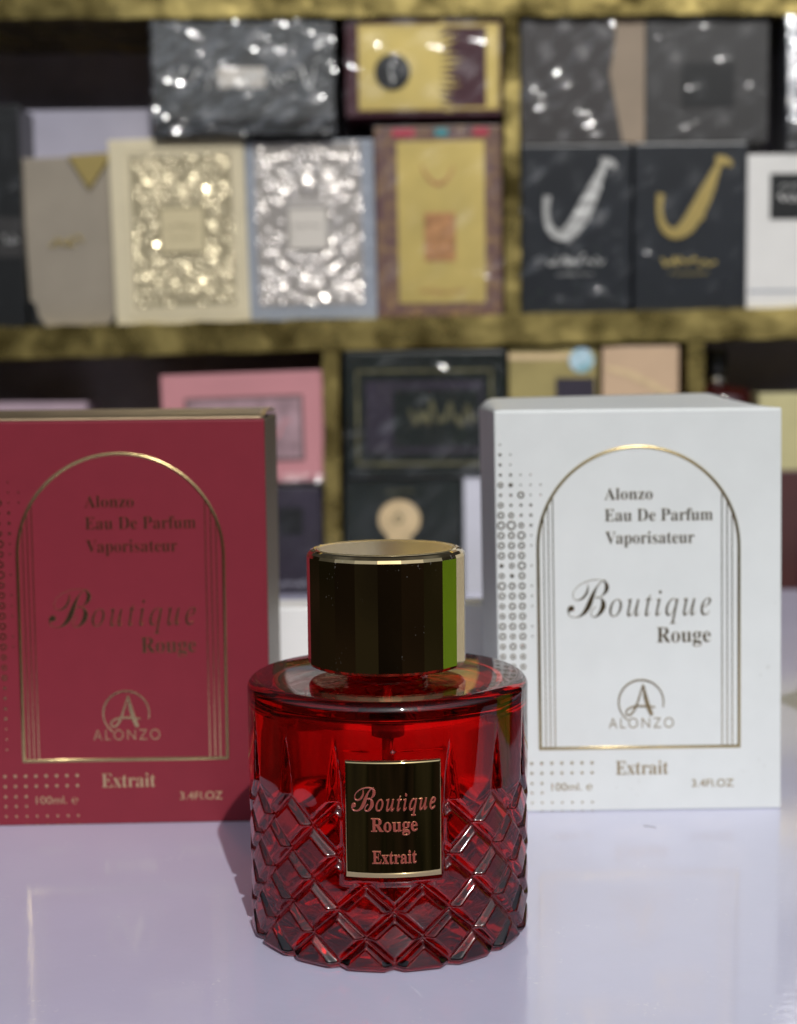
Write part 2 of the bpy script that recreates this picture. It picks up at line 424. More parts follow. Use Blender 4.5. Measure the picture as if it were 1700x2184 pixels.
wx = at(1066, 1731, 0.0975); rx = at(580, 1742, 0.0905)
wb = carton('white_perfume_box', (wx.x, 0.0975, 0.0), R(0.8), 'white perfume carton with a gold arch border standing behind the bottle', M['white_card'], M['white_card'], M['white_card'],
       M['foil_arch'], M['foil_dark'], M['white_inside'],
       lambda u, v: 0.0044 * v * (1 - max(0, (u - 0.88) / 0.12) ** 2) * (1 - 0.3 * (1 - u)) * (1 - max(0, (0.05 - u) / 0.05) ** 2) + 0.00006, False, False)
for ch in wb.children:          # the pale carton stands a little out of square
    for v in ch.data.vertices: v.co.x -= 0.011 * v.co.z
ang = R(1.5); BH = 0.1330
carton('red_perfume_box', (rx.x - BW * math.cos(ang), 0.0905 - BW * math.sin(ang), 0.0), ang, 'crimson perfume carton with gold foil arch and gold striped side standing on the table',
       M['red_card'], M['hatch'], M['gold_top'], M['foil_arch'], M['foil_red'], M['white_inside'],
       lambda u, v: 0.0002 + 0.0026 * math.sin(PI * min(1.0, max(0.0, v * 0.9 + 0.02))) ** 0.7, True, True)

# ------------------------------------------------------------------ the perfume bottle
bot = empty('perfume_bottle', (-0.0006, 0, 0), 'faceted red glass perfume bottle with gold cap and gold name plate', 'perfume bottle', R(2.2))
RB = 0.0371
NT = 576
CELL = R(22.5); Z0 = 0.0020; HC = 0.0135


def sstep(a, b, x):
    t = min(1.0, max(0.0, (x - a) / (b - a))); return t * t * (3 - 2 * t)


def groove(d, w):
    t = max(0.0, 1 - d / w)
    return t * t * (3 - 2 * t) * 0.35 + t * 0.65


def radius(th, z):
    # th measured from the front
    u = th / CELL + (z - Z0) / HC; v = th / CELL - (z - Z0) / HC
    du = abs(u - round(u)); dv = abs(v - round(v))
    m_, n_ = math.floor(u), math.floor(v)
    thc = (m_ + n_ + 1) * 0.5 * CELL
    zc = Z0 + (m_ - n_) * 0.5 * HC
    top = 0.0425
    # the lattice ends in peaks: above the top row the diagonals fade into upright needle grooves
    lat = 0.0
    if z < top + 0.0001 or (zc < top):
        lat = 1.0
    # cells whose centre is above the top row keep only their upright sides
    g = 0.0
    if lat > 0:
        g = max(groove(du, 0.17), groove(dv, 0.17))
        if z > top: 
            g *= 1 - sstep(top, top + 0.001, z)
    # upright needles at every whole cell from the top row upward
    tk = th / CELL; dk = abs(tk - round(tk))
    if z > top - 0.002:
        wd = 0.125 * (1 - sstep(top, 0.0600, z)) + 0.018
        amp = (1 - sstep(0.050, 0.0600, z)) * sstep(top - 0.002, top + 0.0008, z)
        g = max(g, groove(dk, wd) * amp)
    flat = (1 / math.cos(th - thc) - 1) * RB if z < top else (1 / math.cos((tk - math.floor(tk) - 0.5) * CELL) - 1) * RB
    ff = 0.62 * (1 - sstep(0.0405, 0.0455, z))
    r = RB - 0.00040 * ff + flat * ff - 0.0018 * g
    # smooth seat for the name plate
    tx = abs(math.atan2(math.sin(th), math.cos(th))) * RB
    s = (1 - sstep(0.0122, 0.0136, tx)) * (sstep(0.0222, 0.0236, z)) * (1 - sstep(0.0552, 0.0566, z))
    # plain panel on the back
    bx_ = abs(math.atan2(math.sin(th - PI), math.cos(th - PI))) * RB
    s = max(s, (1 - sstep(0.0215, 0.0235, bx_)) * sstep(0.0330, 0.0345, z))
    return r * (1 - s) + (RB + 0.0002 * (1 if tx < 0.02 else 0)) * s


rows = []
zz = 0.0018
rows_z = []
while zz < 0.0590:
    rows_z.append(zz); zz += HC / 36
for r_in, z in ((0.0, 0.0012), (0.012, 0.0010), (0.026, 0.0006), (0.0300, 0.0)):
    rows.append(('c', r_in, z))
rows.append(('c', 0.0330, 0.0))
rows.append(('o', -0.0015, 0.0003)); rows.append(('o', -0.0006, 0.0009))
for z in rows_z: rows.append(('o', 0.0, z))
for k in range(1, 5): rows.append(('c', RB, 0.0590 + 0.0058 * k / 4))
for k in range(1, 10):
    a = PI / 2 * k / 9; rows.append(('c', RB - 0.0030 + 0.0030 * math.cos(a), 0.0648 + 0.0030 * math.sin(a)))
for r_, z in ((0.030, 0.06800), (0.022, 0.0682), (0.0125, 0.0682), (0.0106, 0.0684), (0.0100, 0.0690), (0.0098, 0.0720), (0.0092, 0.0726), (0.0070, 0.0726), (0.0062, 0.0720), (0.0060, 0.0636), (0.0066, 0.0627), (0.0075, 0.0624)):
    rows.append(('c', r_, z))
for k in range(0, 7):
    a = PI / 2 * k / 6; rows.append(('c', 0.0275 + 0.003 * math.sin(a), 0.0594 + 0.003 * math.cos(a)))
for k in range(0, 6): rows.append(('c', 0.0305, 0.0582 - 0.0420 * k / 5))
for k in range(1, 9):
    a = PI / 2 * k / 8; rows.append(('c', 0.0245 + 0.006 * math.cos(a), 0.0152 - 0.006 * math.sin(a)))
for r_, z in ((0.016, 0.0088), (0.008, 0.0085), (0.0, 0.0084)): rows.append(('c', r_, z))
vs = []; fs = []
idx = []
for kind, a, z in rows:
    if kind == 'c' and a == 0.0:
        idx.append([len(vs)] * NT); vs.append((0, 0, z)); continue
    base = len(vs); ring = []
    for i in range(NT):
        th = 2 * PI * i / NT
        r = a if kind == 'c' else radius(th, max(z, 0.0018)) + a
        vs.append((r * math.sin(th), -r * math.cos(th), z)); ring.append(base + i)
    idx.append(ring)
for j in range(len(rows) - 1):
    A_, B_ = idx[j], idx[j + 1]
    for i in range(NT):
        k = (i + 1) % NT
        f = [A_[i], A_[k], B_[k], B_[i]]
        g = []
        for q in f:
            if q not in g: g.append(q)
        if len(g) >= 3: fs.append(tuple(g))
me = bpy.data.meshes.new('glass_body'); me.from_pydata(vs, [], fs)
bm = bmesh.new(); bm.from_mesh(me); bmesh.ops.recalc_face_normals(bm, faces=bm.faces[:]); bm.to_mesh(me); bm.free()
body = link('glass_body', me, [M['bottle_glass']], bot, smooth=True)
# perfume inside: fills the cavity up to a level line, a hair into the glass wall
e = 0.00008
lp = [(0.0, 0.0084 - e), (0.008, 0.0085 - e), (0.016, 0.0088 - e)]
for k in range(8, 0, -1):
    a = PI / 2 * k / 8; lp.append((0.0245 + 0.006 * math.cos(a) + e, 0.0152 - 0.006 * math.sin(a) - e))
lp += [(0.0305 + e, 0.0162), (0.0305 + e, 0.0300), (0.0305 + e, 0.0450), (0.0305 + e, 0.0594), (0.0298, 0.0613), (0.0285, 0.0619), (0.015, 0.0620), (0.0, 0.0620)]
lathe([(max(r, 1e-6), z) for r, z in lp], 128, 'perfume_liquid', [M['liquid']], bot)
lathe([(0.0012, 0.0095), (0.0012, 0.054)], 20, 'dip_tube', [M['tube']], bot)
lathe([(0.0026, 0.0510), (0.0032, 0.0516), (0.0032, 0.0570), (0.0052, 0.0576), (0.0052, 0.0700)], 32, 'spray_pump', [M['pump']], bot)

# cap: 22 flat facets
CF = 22; off = R(-6.5 - 1.2)
RC = 0.0209; ZC0, ZC1 = 0.0705, 0.1012
def cap_mesh():
    bm = bmesh.new()
    def ring(rad, z, circ=0.0):
        out = []
        for i in range(CF):
            for s in range(4):
                t0 = off + 2 * PI * i / CF; t1 = off + 2 * PI * (i + 1) / CF
                tt = s / 4
                p0 = Vector((math.sin(t0), -math.cos(t0), 0)); p1 = Vector((math.sin(t1), -math.cos(t1), 0))
                p = p0.lerp(p1, tt); q = p.normalized()
                w = p.lerp(q, circ) * rad
                out.append(bm.verts.new((w.x, w.y, z)))
        return out
    rs = [ring(0.0135, ZC0 + 0.0002, 1), ring(RC - 0.0012, ZC0, 1), ring(RC - 0.0004, ZC0 + 0.0003, 0.5), ring(RC, ZC0 + 0.0010), ring(RC, ZC1 - 0.0019), ring(RC - 0.0003, ZC1 - 0.0011, 0.2),
          ring(RC - 0.0009, ZC1 - 0.0004, 0.6), ring(RC - 0.0017, ZC1 - 0.0001, 1), ring(RC - 0.0021, ZC1 - 0.0003, 1), ring(RC - 0.0023, ZC1 - 0.0009, 1)]
    for a, b in zip(rs, rs[1:]):
        n = len(a)
        for i in range(n):
            j = (i + 1) % n; bm.faces.new((a[i], a[j], b[j], b[i]))
    bm.faces.new(rs[0][::-1]); bm.faces.new(rs[-1])
    bmesh.ops.recalc_face_normals(bm, faces=bm.faces[:])
    for f in bm.faces: f.smooth = True
    for ed in bm.edges:
        if len(ed.link_faces) == 2:
            a = ed.link_faces[0].normal.angle(ed.link_faces[1].normal)
            if a > R(13): ed.smooth = False
    me = bpy.data.meshes.new('cap'); bm.to_mesh(me); bm.free(); return me
capo = link('cap', cap_mesh(), [M['cap']], bot)
lathe([(0.0186, ZC1 - 0.0010), (0.0186, ZC1 - 0.0002), (0.0184, ZC1 + 0.0000), (0.0181, ZC1 + 0.0001), (0.0178, ZC1), (0.0176, ZC1 - 0.00008), (0.0174, ZC1 - 0.0001), (0.0171, ZC1 - 0.0001), (0.001, ZC1 - 0.0001)], 96, 'cap_disc', [M['cap_top']], capo)
lathe([(0.0101, 0.0694), (0.0108, 0.0695), (0.0108, 0.0706)], 64, 'neck_collar', [M['pump']], bot)

# name plate: bowed metal sheet with bevelled rim and raised letters
PR = RB + 0.0010
hw = R(18.0); zA, zB = 0.0248, 0.0537
def plate_mesh():
    bm = bmesh.new(); nu, nv = 48, 20
    def lift(u, v):
        # distance to rim in metres
        ds = (1 - abs(u)) * hw * PR; dt = (1 - v) * (zB - zA) / 2; db = (1 + v) * (zB - zA) / 2
        return -0.0005 * max(1 - sstep(0, 0.00025, ds), 1 - sstep(0, 0.0003, dt), 1 - sstep(0, 0.0012, db))
    us = [-1, -0.993, -0.986, -0.975, -0.95, -0.9, -0.8] + [-0.8 + 1.6 * i / 32 for i in range(1, 32)] + [0.8, 0.9, 0.95, 0.975, 0.986, 0.993, 1]
    vv = [-1, -0.99, -0.97, -0.945, -0.92, -0.88, -0.84] + [-0.84 + 1.68 * i / 8 for i in range(1, 8)] + [0.84, 0.88, 0.92, 0.945, 0.97, 0.99, 1]
    g = [[None] * len(vv) for _ in us]
    for i, u in enumerate(us):
        for j, v in enumerate(vv):
            r = PR + lift(u, v); th = u * hw
            g[i][j] = bm.verts.new((r * math.sin(th), -r * math.cos(th), (zA + zB) / 2 + v * (zB - zA) / 2))
    for i in range(len(us) - 1):
        for j in range(len(vv) - 1):
            bm.faces.new((g[i][j], g[i + 1][j], g[i + 1][j + 1], g[i][j + 1]))
    edge = bm.edges[:]
    bnd = [e_ for e_ in edge if len(e_.link_faces) == 1]
    ret = bmesh.ops.extrude_edge_only(bm, edges=bnd)
    for v in [x for x in ret['geom'] if isinstance(x, bmesh.types.BMVert)]:
        s = 1 - 0.0009 / math.hypot(v.co.x, v.co.y); v.co.x *= s; v.co.y *= s
    for f in bm.faces: f.smooth = True
    bmesh.ops.recalc_face_normals(bm, faces=bm.faces[:])
    me = bpy.data.meshes.new('name_plate'); bm.to_mesh(me); bm.free(); return me
plate = link('name_plate', plate_mesh(), [M['plate']], bot)
# make sure normals face outward (towards the viewer)
if plate.data.polygons[200].normal.y > 0: plate.data.flip_normals()


def plate_text():
    mb = MB()
    k = 0.349 / FPX
    def px(p): return (p - 840.5) * k
    def pz(p):
        return CAM_H - 0.3492 * math.tan(PITCH + math.atan((p - 1092) / FPX))
    def t_(s, a, b, zb, zt, off=0.0, sp=1.0, slope=0.0): add_text(mb, s, px(a), px(b), pz(zb), pz(zt) - pz(zb), 0.0, 0.0003, off=off, space=sp, slope=slope, bev=0.00016, bmax=0.016)
    t_('\u212c', 748, 802, 1724, 1673, off=0.006)
    t_(ital('outique'), 801, 934, 1723, 1687, off=0.014, sp=1.22, slope=0.0)
    t_(bold('Rouge'), 791, 893, 1767, 1739, off=0.006)
    t_(bold('Extrait'), 793, 890, 1835, 1808, off=0.006)
    out = []
    for x, y, z in mb.v:
        r = PR + 0.00006 - y; th = x / PR
        out.append((r * math.sin(th), -r * math.cos(th), z))
    mb.v = out
    return mb
plate_text().build('plate_lettering', [M['plate_print']], plate)

# ------------------------------------------------------------------ low white box behind the bottle, and green carton beside (seen mirrored in the cap)
M['white_plain'] = mat('plain white card', (0.76, 0.755, 0.75), 0.5, var=0.03, vscale=30)
pa = at(556, 1293, 0.192); pb = at(1062, 1293, 0.192)
lo = MB(); lo.box(pa.x, pb.x, 0.192, 0.212, 0.0, at(800, 1293, 0.192).z)
lo = lo.build('white_box', [M['white_plain']], None, bevel=0.001)
tag(lo, 'low plain white box lying on the table behind the bottle cap', 'box')

M['green_card'] = mat('green card', (0.16, 0.34, 0.02), 0.35, var=0.05)
gb = empty('green_perfume_box', (0.265, 0.060, 0), 'green carton on the table mirrored as a strip in the gold cap', 'perfume box', R(-42))
g = MB(); g.box(-0.045, 0.045, -0.025, 0.025, 0, 0.15); g.build('carton_body', [M['green_card']], gb, bevel=0.0006)
g = MB(); g.box(-0.0447, 0.0447, -0.0247, 0.0247, 0.1502, 0.1512); g.build('lid_flap', [M['green_card']], gb, bevel=0.0003)

# ------------------------------------------------------------------ the shelf behind
YS = 0.665                       # front plane of the shelf boards
M['foilwrap'] = mat('crinkled gold foil', (0.215, 0.162, 0.048), 0.28, 0.85, var=0.35, vscale=20, bump=0.35, bscale=30, bdetail=2.0, bdist=0.006, rvar=0.07, second=(0.63, 0.50, 0.18))
M['back'] = mat('dark back board', (0.27, 0.235, 0.28), 0.6, var=0.3, vscale=12)
shelf = empty('display_shelf', (0, YS, at(850, 1400, YS).z - 0.03), 'shelf unit covered in crinkled gold foil holding rows of perfume cartons', 'shelf')
SO = shelf.location.copy()


def quad_board(name, tl, tr, br, bl, depth, m, parent, sub=1, jit=0.0):
    """board whose front face has the four given (px, py) corners"""
    P = [at(*p, YS) for p in (bl, br, tr, tl)]
    mb = MB()
    n = 60
    vs = []; fs = []
    for i in range(n + 1):
        t = i / n
        lo_ = P[0].lerp(P[1], t); hi = P[3].lerp(P[2], t)
        if (tr[0] - tl[0]) < (bl[1] - tl[1]):
            lo_ = P[0].lerp(P[3], t); hi = P[1].lerp(P[2], t)
        j1 = random.uniform(-jit, jit); j2 = random.uniform(-jit, jit)
        if (tr[0] - tl[0]) < (bl[1] - tl[1]):
            a = (lo_.x + j1, YS, lo_.z); b = (hi.x + j2, YS, hi.z)
        else:
            a = (lo_.x, YS, lo_.z + j1); b = (hi.x, YS, hi.z + j2)
        vs += [a, b, (b[0], YS + depth, b[2]), (a[0], YS + depth, a[2])]
    for i in range(n):
        k = i * 4
        for q in range(4):
            q2 = (q + 1) % 4; fs.append((k + q, k + q2, k + 4 + q2, k + 4 + q))
    fs.append((0, 3, 2, 1)); fs.append((4 * n, 4 * n + 1, 4 * n + 2, 4 * n + 3))
    mb.add([(x - SO.x, y - SO.y, z - SO.z) for x, y, z in vs], fs)
    return mb.build(name, [m], parent, bevel=0.0)

D_ = 0.112
quad_board('shelf_board', (-220, -45), (1920, -60), (1920, 27), (-220, 41), D_, M['foilwrap'], shelf, jit=0.0007)
quad_board('shelf_board', (-220, 703), (1920, 650), (1920, 714), (-220, 771), D_, M['foilwrap'], shelf, jit=0.0007)
quad_board('shelf_board', (-220, 1405), (1920, 1385), (1920, 1450), (-220, 1470), D_, M['foilwrap'], shelf, jit=0.0007)
quad_board('divider', (1074, 34), (1106, 34), (1111, 669), (1079, 669), D_, M['foilwrap'], shelf, jit=0.0006)
quad_board('divider', (688, 748), (722, 748), (730, 1392), (696, 1392), D_, M['foilwrap'], shelf, jit=0.0006)
quad_board('divider', (1468, 728), (1502, 728), (1500, 1386), (1466, 1386), D_, M['foilwrap'], shelf, jit=0.0006)
pA = at(-220, -60, YS); pB = at(1920, 1470, YS)
bk = MB(); bk.box(pA.x, pB.x, D_ + 0.001, D_ + 0.012, pB.z - SO.z, pA.z + 0.01 - SO.z); bk.build('back_board', [M['back']], shelf)

# ------------------------------------------------------------------ cartons on the shelf
FILM = film('cellophane', 0.05, 0.085, 0.9, 24, 0.006, stretch=0.14)
FILM_HEAVY = film('crumpled cellophane', 0.11, 0.13, 1.0, 62, 0.006, stretch=0.5)
FILM_SOFT = film('smooth cellophane', 0.02, 0.10, 0.8, 15, 0.007, stretch=0.12)


def sbox(name, label, x0, x1, yt, yb, m, depth=0.05, Y=None, wrap=None, lean=0.0, top_m=None, group=None, base=None, front_m=None):
    """carton on the shelf, front face spanning pixels x0..x1, yt..yb at plane Y (default a little behind the board front)"""
    Y = Y if Y is not None else YS + 0.012
    pl = at(x0, yb, Y); pr = at(x1, yb, Y); tl = at(x0, yt, Y); tr = at(x1, yt, Y)
    bz = (pl.z + pr.z) / 2 if base is None else base
    w = ((pr.x - pl.x) + (tr.x - tl.x)) / 2; h = (tl.z + tr.z) / 2 - bz
    cx = (pl.x + pr.x + tl.x + tr.x) / 4
    root = empty(name, (cx, Y, bz), label, 'perfume box', 0, group)
    root.rotation_euler = (0, lean, 0)
    b = MB(); b.box(-w / 2, w / 2, 0, depth, 0, h)
    b.build('carton_body', [m], root, bevel=0.0008)
    root['w'] = w; root['h'] = h
    if wrap:
        wrap_film(root, w, h, depth, wrap)
    return root, w, h


def wrap_film(root, w, h, depth, fm):
    bm = bmesh.new(); n = 84
    rr = random.Random(int(w * 1e5) + int(h * 1e5))
    creases = [(rr.uniform(-0.5, 0.5) * w, rr.uniform(0.05, 0.95) * h, R(rr.choice((rr.uniform(18, 48), rr.uniform(-30, 10)))), rr.uniform(0.008, 0.026), rr.uniform(0.0014, 0.0024), rr.uniform(0.2, 0.5)) for _ in range(11)]
    g = 0.0012
    seed = random.uniform(0, 100)
    grid = []
    for i in range(n + 1):
        rowv = []
        for j in range(n + 1):
            u = i / n; v = j / n
            x = (u - 0.5) * (w + 2 * g); z = v * h + (v) * g
            edge = min(u, 1 - u, v, 1 - v)
            y = -0.0016 - 0.0010 * math.sin(u * 17 + seed) * math.sin(v * 13 + seed * 2) * min(1, edge * 8)
            for c0, c1, ca_, cl, cw, cs in creases:
                X = (x - c0) * math.cos(ca_) + (z - c1) * math.sin(ca_); Z = -(x - c0) * math.sin(ca_) + (z - c1) * math.cos(ca_)
                if abs(X) < cl and abs(Z) < cw: y -= cs * cw * (1 - abs(Z) / cw) * (1 - (X / cl) ** 2)
            rowv.append(bm.verts.new((x, y, z)))
        grid.append(rowv)
    for i in range(n):
        for j in range(n):
            bm.faces.new((grid[i][j], grid[i + 1][j], grid[i + 1][j + 1], grid[i][j + 1]))
    for f in bm.faces: f.smooth = True
    me = bpy.data.meshes.new('cellophane_wrap'); bm.to_mesh(me); bm.free()
    return link('cellophane_wrap', me, [fm], root)


def panel(root, name, m, x0, x1, z0, z1, y0=-0.0006, y1=0.0004):
    """raised print on the carton front in fractions of its width and height"""
    w, h = root['w'], root['h']
    p = MB(); p.box((x0 - 0.5) * w, (x1 - 0.5) * w, y0, y1, z0 * h, z1 * h)
    return p.build(name, [m], root)


def frame(root, name, m, x0, x1, z0, z1, t, y0=-0.0009, y1=0.0004):
    w, h = root['w'], root['h']
    a, b, c, d = (x0 - 0.5) * w, (x1 - 0.5) * w, z0 * h, z1 * h
    p = MB(); p.band([(a, c), (b, c), (b, d), (a, d)], [(a + t, c + t), (b - t, c + t), (b - t, d - t), (a + t, d - t)], y0, y1, True)
    return p.build(name, [m], root)


def scribble(root, name, m, x0, x1, zc, ht, n=5, t=0.0012, y0=-0.0012, vertical=False):
    w, h = root['w'], root['h']
    p = MB(); rr = random.Random(int((x0 + zc) * 1000))
    for k in range(n):
        a = x0 + (x1 - x0) * k / n; b = a + (x1 - x0) / n * 0.95
        pts = []
        for i in range(5):
            u = a + (b - a) * i / 4; q = zc + ht * rr.uniform(-0.5, 0.5)
            pts.append(((u - 0.5) * w, q * h) if not vertical else ((q - 0.5) * w, u * h))
        p.stroke(pts, [t * 0.6, t, t * 0.8, t, t * 0.5], y0 - 0.00002 * k, 0.0003, sub=4)
    return p.build(name, [m], root)


def relief(root, name, m, x0, x1, z0, z1, hole, amp=0.0011, n=170, seed=1, freq=1.0):
    """embossed foliage relief as a height field"""
    w, h = root['w'], root['h']
    a, b, c, d = (x0 - 0.5) * w, (x1 - 0.5) * w, z0 * h, z1 * h
    rr = random.Random(seed)
    blobs = []
    nb = 440
    for _ in range(nb // 2):
        blobs.append((rr.uniform(a, b), rr.uniform(c, d), rr.uniform(0, PI), rr.uniform(0.0014, 0.0026), rr.uniform(0.0010, 0.0014), rr.gauss(0.05, 0.20), rr.gauss(-0.20, 0.20)))
        q_ = blobs[-1]; blobs.append((a + b - q_[0], q_[1], PI - q_[2], q_[3], q_[4], rr.gauss(0.05, 0.20), rr.gauss(-0.20, 0.20)))
    nx, nz = n, int(n * (d - c) / (b - a))
    hx = [[0.0] * (nz + 1) for _ in range(nx + 1)]
    for bx, bz, an, la, lb, tx_, tz_ in blobs:
        ca, sa = math.cos(an), math.sin(an)
        i0 = max(0, int((bx - la - a) / (b - a) * nx)); i1 = min(nx, int((bx + la - a) / (b - a) * nx) + 1)
        j0 = max(0, int((bz - la - c) / (d - c) * nz)); j1 = min(nz, int((bz + la - c) / (d - c) * nz) + 1)
        for i in range(i0, i1 + 1):
            for j in range(j0, j1 + 1):
                X = a + (b - a) * i / nx - bx; Z = c + (d - c) * j / nz - bz
                p = (X * ca + Z * sa) / la; q = (-X * sa + Z * ca) / lb
                dd = p * p + q * q
                if dd < 1:
                    hx[i][j] = max(hx[i][j], min(0.0007 + X * tx_ + Z * tz_, (1 - dd) * 0.0022))
    vs = []; fs = []
    for i in range(nx + 1):
        for j in range(nz + 1):
            X = a + (b - a) * i / nx; Z = c + (d - c) * j / nz
            u, v = i / nx, j / nz
            if hole[0] < u < hole[1] and hole[2] < v < hole[3]: hh = 0.0009
            elif hole[0] - .03 < u < hole[1] + .03 and hole[2] - .03 < v < hole[3] + .03: hh = 0.0001
            else: hh = hx[i][j]
            vs.append((X, -0.0005 - hh, Z))
    for i in range(nx):
        for j in range(nz):
            k = i * (nz + 1) + j; fs.append((k, k + nz + 1, k + nz + 2, k + 1))
    mb = MB(); mb.add(vs, fs)
    return mb.build(name, [m], root, smooth=True, recalc=False)


GB = {k: v for k, v in dict(
    black=mat('black card', (0.008, 0.009, 0.010), 0.35),
    lav=mat('lavender card', (0.30, 0.29, 0.36), 0.5, var=0.04),
    taupe=mat('taupe card', (0.27, 0.235, 0.185), 0.42, 0.2, var=0.08, vscale=25),
    cream=mat('cream gold card', (0.62, 0.55, 0.38), 0.38, 0.25, var=0.05),
    relief_gold=mat('embossed pale gold', (0.70, 0.61, 0.40), 0.17, 0.6),
    bluegrey=mat('blue grey card', (0.30, 0.33, 0.38), 0.35, 0.2, var=0.06),
    relief_silver=mat('embossed rose silver', (0.76, 0.71, 0.66), 0.17, 0.65),
    plaque_gold=mat('pale gold plaque', (0.58, 0.50, 0.31), 0.4, 0.3),
    plaque_silver=mat('pale silver plaque', (0.60, 0.56, 0.50), 0.4, 0.3),
    grey=mat('silver grey card', (0.080, 0.084, 0.086), 0.4, 0.3, var=0.15, vscale=18),
    maroon=mat('maroon card', (0.050, 0.008, 0.016), 0.35, var=0.1),
    gold=mat('gold card', (0.60, 0.47, 0.16), 0.36, 0.55, var=0.12, vscale=22),
    gold_print=mat('gold print', (0.62, 0.48, 0.18), 0.3, 0.8),
    purple=mat('patterned border card', (0.12, 0.05, 0.09), 0.4, 0, var=0.4, vscale=160, second=(0.26, 0.16, 0.07)),
    copper=mat('copper print', (0.50, 0.26, 0.12), 0.35, 0.5, var=0.3, vscale=250),
    charcoal=mat('blue charcoal card', (0.014, 0.017, 0.022), 0.32, var=0.2, vscale=15),
    silver=mat('silver print', (0.72, 0.72, 0.70), 0.28, 0.8, bump=0.4, bscale=180, bdist=0.002),
    brown=mat('brown grey card', (0.032, 0.028, 0.028), 0.4, var=0.2, vscale=14),
    tan=mat('tan card', (0.25, 0.19, 0.13), 0.55, var=0.06),
    dark=mat('dark grey card', (0.022, 0.021, 0.021), 0.45, var=0.2, vscale=14),
    white=mat('white card', (0.62, 0.61, 0.58), 0.5, var=0.03),
    pink=mat('pink card', (0.43, 0.185, 0.20), 0.45, var=0.05, vscale=20),
    pinkgrey=mat('pink grey window', (0.30, 0.20, 0.22), 0.3, var=0.3, vscale=60),
    brownwin=mat('dark window edge', (0.10, 0.06, 0.06), 0.5),
    violet=mat('dark violet card', (0.022, 0.017, 0.030), 0.4, var=0.3, vscale=20),
    greenblack=mat('green black card', (0.010, 0.014, 0.013), 0.3, var=0.25, vscale=20),
    greenink=mat('dull gold green print', (0.16, 0.15, 0.08), 0.4, 0.5, var=0.4, vscale=90),
    peach=mat('peach card', (0.46, 0.32, 0.20), 0.5, var=0.06, vscale=20),
    tanprint=mat('tan gold print', (0.52, 0.39, 0.22), 0.5, 0.1, var=0.12, vscale=90),
    olive=mat('olive gold card', (0.34, 0.28, 0.11), 0.4, 0.4, var=0.12),
    holo=mat('hologram sticker', (0.25, 0.55, 0.60), 0.3, 0.2, var=0.3, vscale=160, second=(0.62, 0.75, 0.85)),
    paleyellow=mat('pale yellow card', (0.42, 0.38, 0.19), 0.45, var=0.06),
    maroondark=mat('dark maroon card', (0.055, 0.016, 0.015), 0.4, var=0.1),
    bottlered=mat('dark red glass body', (0.03, 0.004, 0.005), 0.08, coat=1.0),
    steel=mat('steel', (0.7, 0.7, 0.7), 0.2, 1.0),
).items()}

# ---- upper left bay
r_, w, h = sbox('black_perfume_box', 'black carton at the shelf end beside the taupe carton, mostly cut off by the frame', -90, 48, 225, 700, GB['black'], Y=YS + 0.006, wrap=FILM_SOFT)
panel(r_, 'printed_band', GB['dark'], 0.1, 0.98, 0.32, 0.5)
scribble(r_, 'silver_lettering', GB['silver'], 0.68, 0.95, 0.40, 0.05, 3, 0.001)
r_, w, h = sbox('lavender_perfume_box', 'plain lavender grey carton rising behind the taupe carton', 38, 332, 234, 696, GB['lav'], Y=YS + 0.047, depth=0.05)
panel(r_, 'front_label', GB['lav'], 0.08, 0.92, 0.05, 0.6)
r_, w, h = sbox('taupe_perfume_box', 'taupe carton with a folded gold corner and small gold script', 62, 262, 333, 695, GB['taupe'], Y=YS + 0.013, depth=0.032, lean=R(-2.2))
p = MB(); p.prism([(0.02 * w, 1.0 * h), (0.47 * w, 1.005 * h), (0.47 * w, 0.985 * h), (0.22 * w, 0.80 * h)], -0.003, -0.0002); p.build('gold_corner', [GB['gold_print']], r_)
scribble(r_, 'gold_lettering', GB['gold_print'], 0.25, 0.62, 0.50, 0.06, 4, 0.0016)
for s in (-1, 1):
    p = MB(); p.prism([(s * 0.5 * w, 0.0), (s * 0.5 * w, 0.17 * h), (s * 0.44 * w, 0.14 * h), (s * 0.41 * w, 0.06 * h), (s * 0.33 * w, 0.0)], -0.0015, -0.0001); p.build('corner_patch', [GB['black']], r_)
r_, w, h = sbox('cream_gold_perfume_box', 'cream gold carton with embossed gold foliage around a plain plaque', 243, 531, 294, 693, GB['cream'], Y=YS + 0.004, lean=R(-1.3))
relief(r_, 'embossed_foliage', GB['relief_gold'], 0.155, 0.90, 0.10, 0.905, (0.30, 0.70, 0.36, 0.64), seed=3)
frame(r_, 'raised_border', GB['cream'], 0.11, 0.945, 0.055, 0.945, 0.0025)
panel(r_, 'front_plaque', GB['plaque_gold'], 0.37, 0.68, 0.39, 0.62, -0.0022, -0.0016)
scribble(r_, 'gold_lettering', GB['relief_gold'], 0.41, 0.64, 0.53, 0.03, 4, 0.0010, -0.0025); scribble(r_, 'gold_lettering', GB['relief_gold'], 0.43, 0.62, 0.47, 0.02, 4, 0.0007, -0.0025)
r_, w, h = sbox('silver_perfume_box', 'blue grey carton with glittering rose silver foliage relief around a plaque', 530, 803, 300, 684, GB['bluegrey'], Y=YS + 0.006, wrap=FILM, lean=R(-0.8))
relief(r_, 'embossed_foliage', GB['relief_silver'], 0.07, 0.90, 0.085, 0.99, (0.30, 0.68, 0.38, 0.62), seed=11)
panel(r_, 'front_plaque', GB['plaque_silver'], 0.33, 0.62, 0.40, 0.62, -0.0022, -0.0016)
scribble(r_, 'silver_lettering', GB['relief_silver'], 0.37, 0.58, 0.53, 0.03, 4, 0.0010, -0.0025)
r_, w, h = sbox('grey_perfume_box', 'large silver grey carton in crumpled glinting film lying across two cartons', 326, 712, 48, 287, GB['grey'], Y=YS - 0.004, depth=0.07, wrap=FILM_HEAVY)
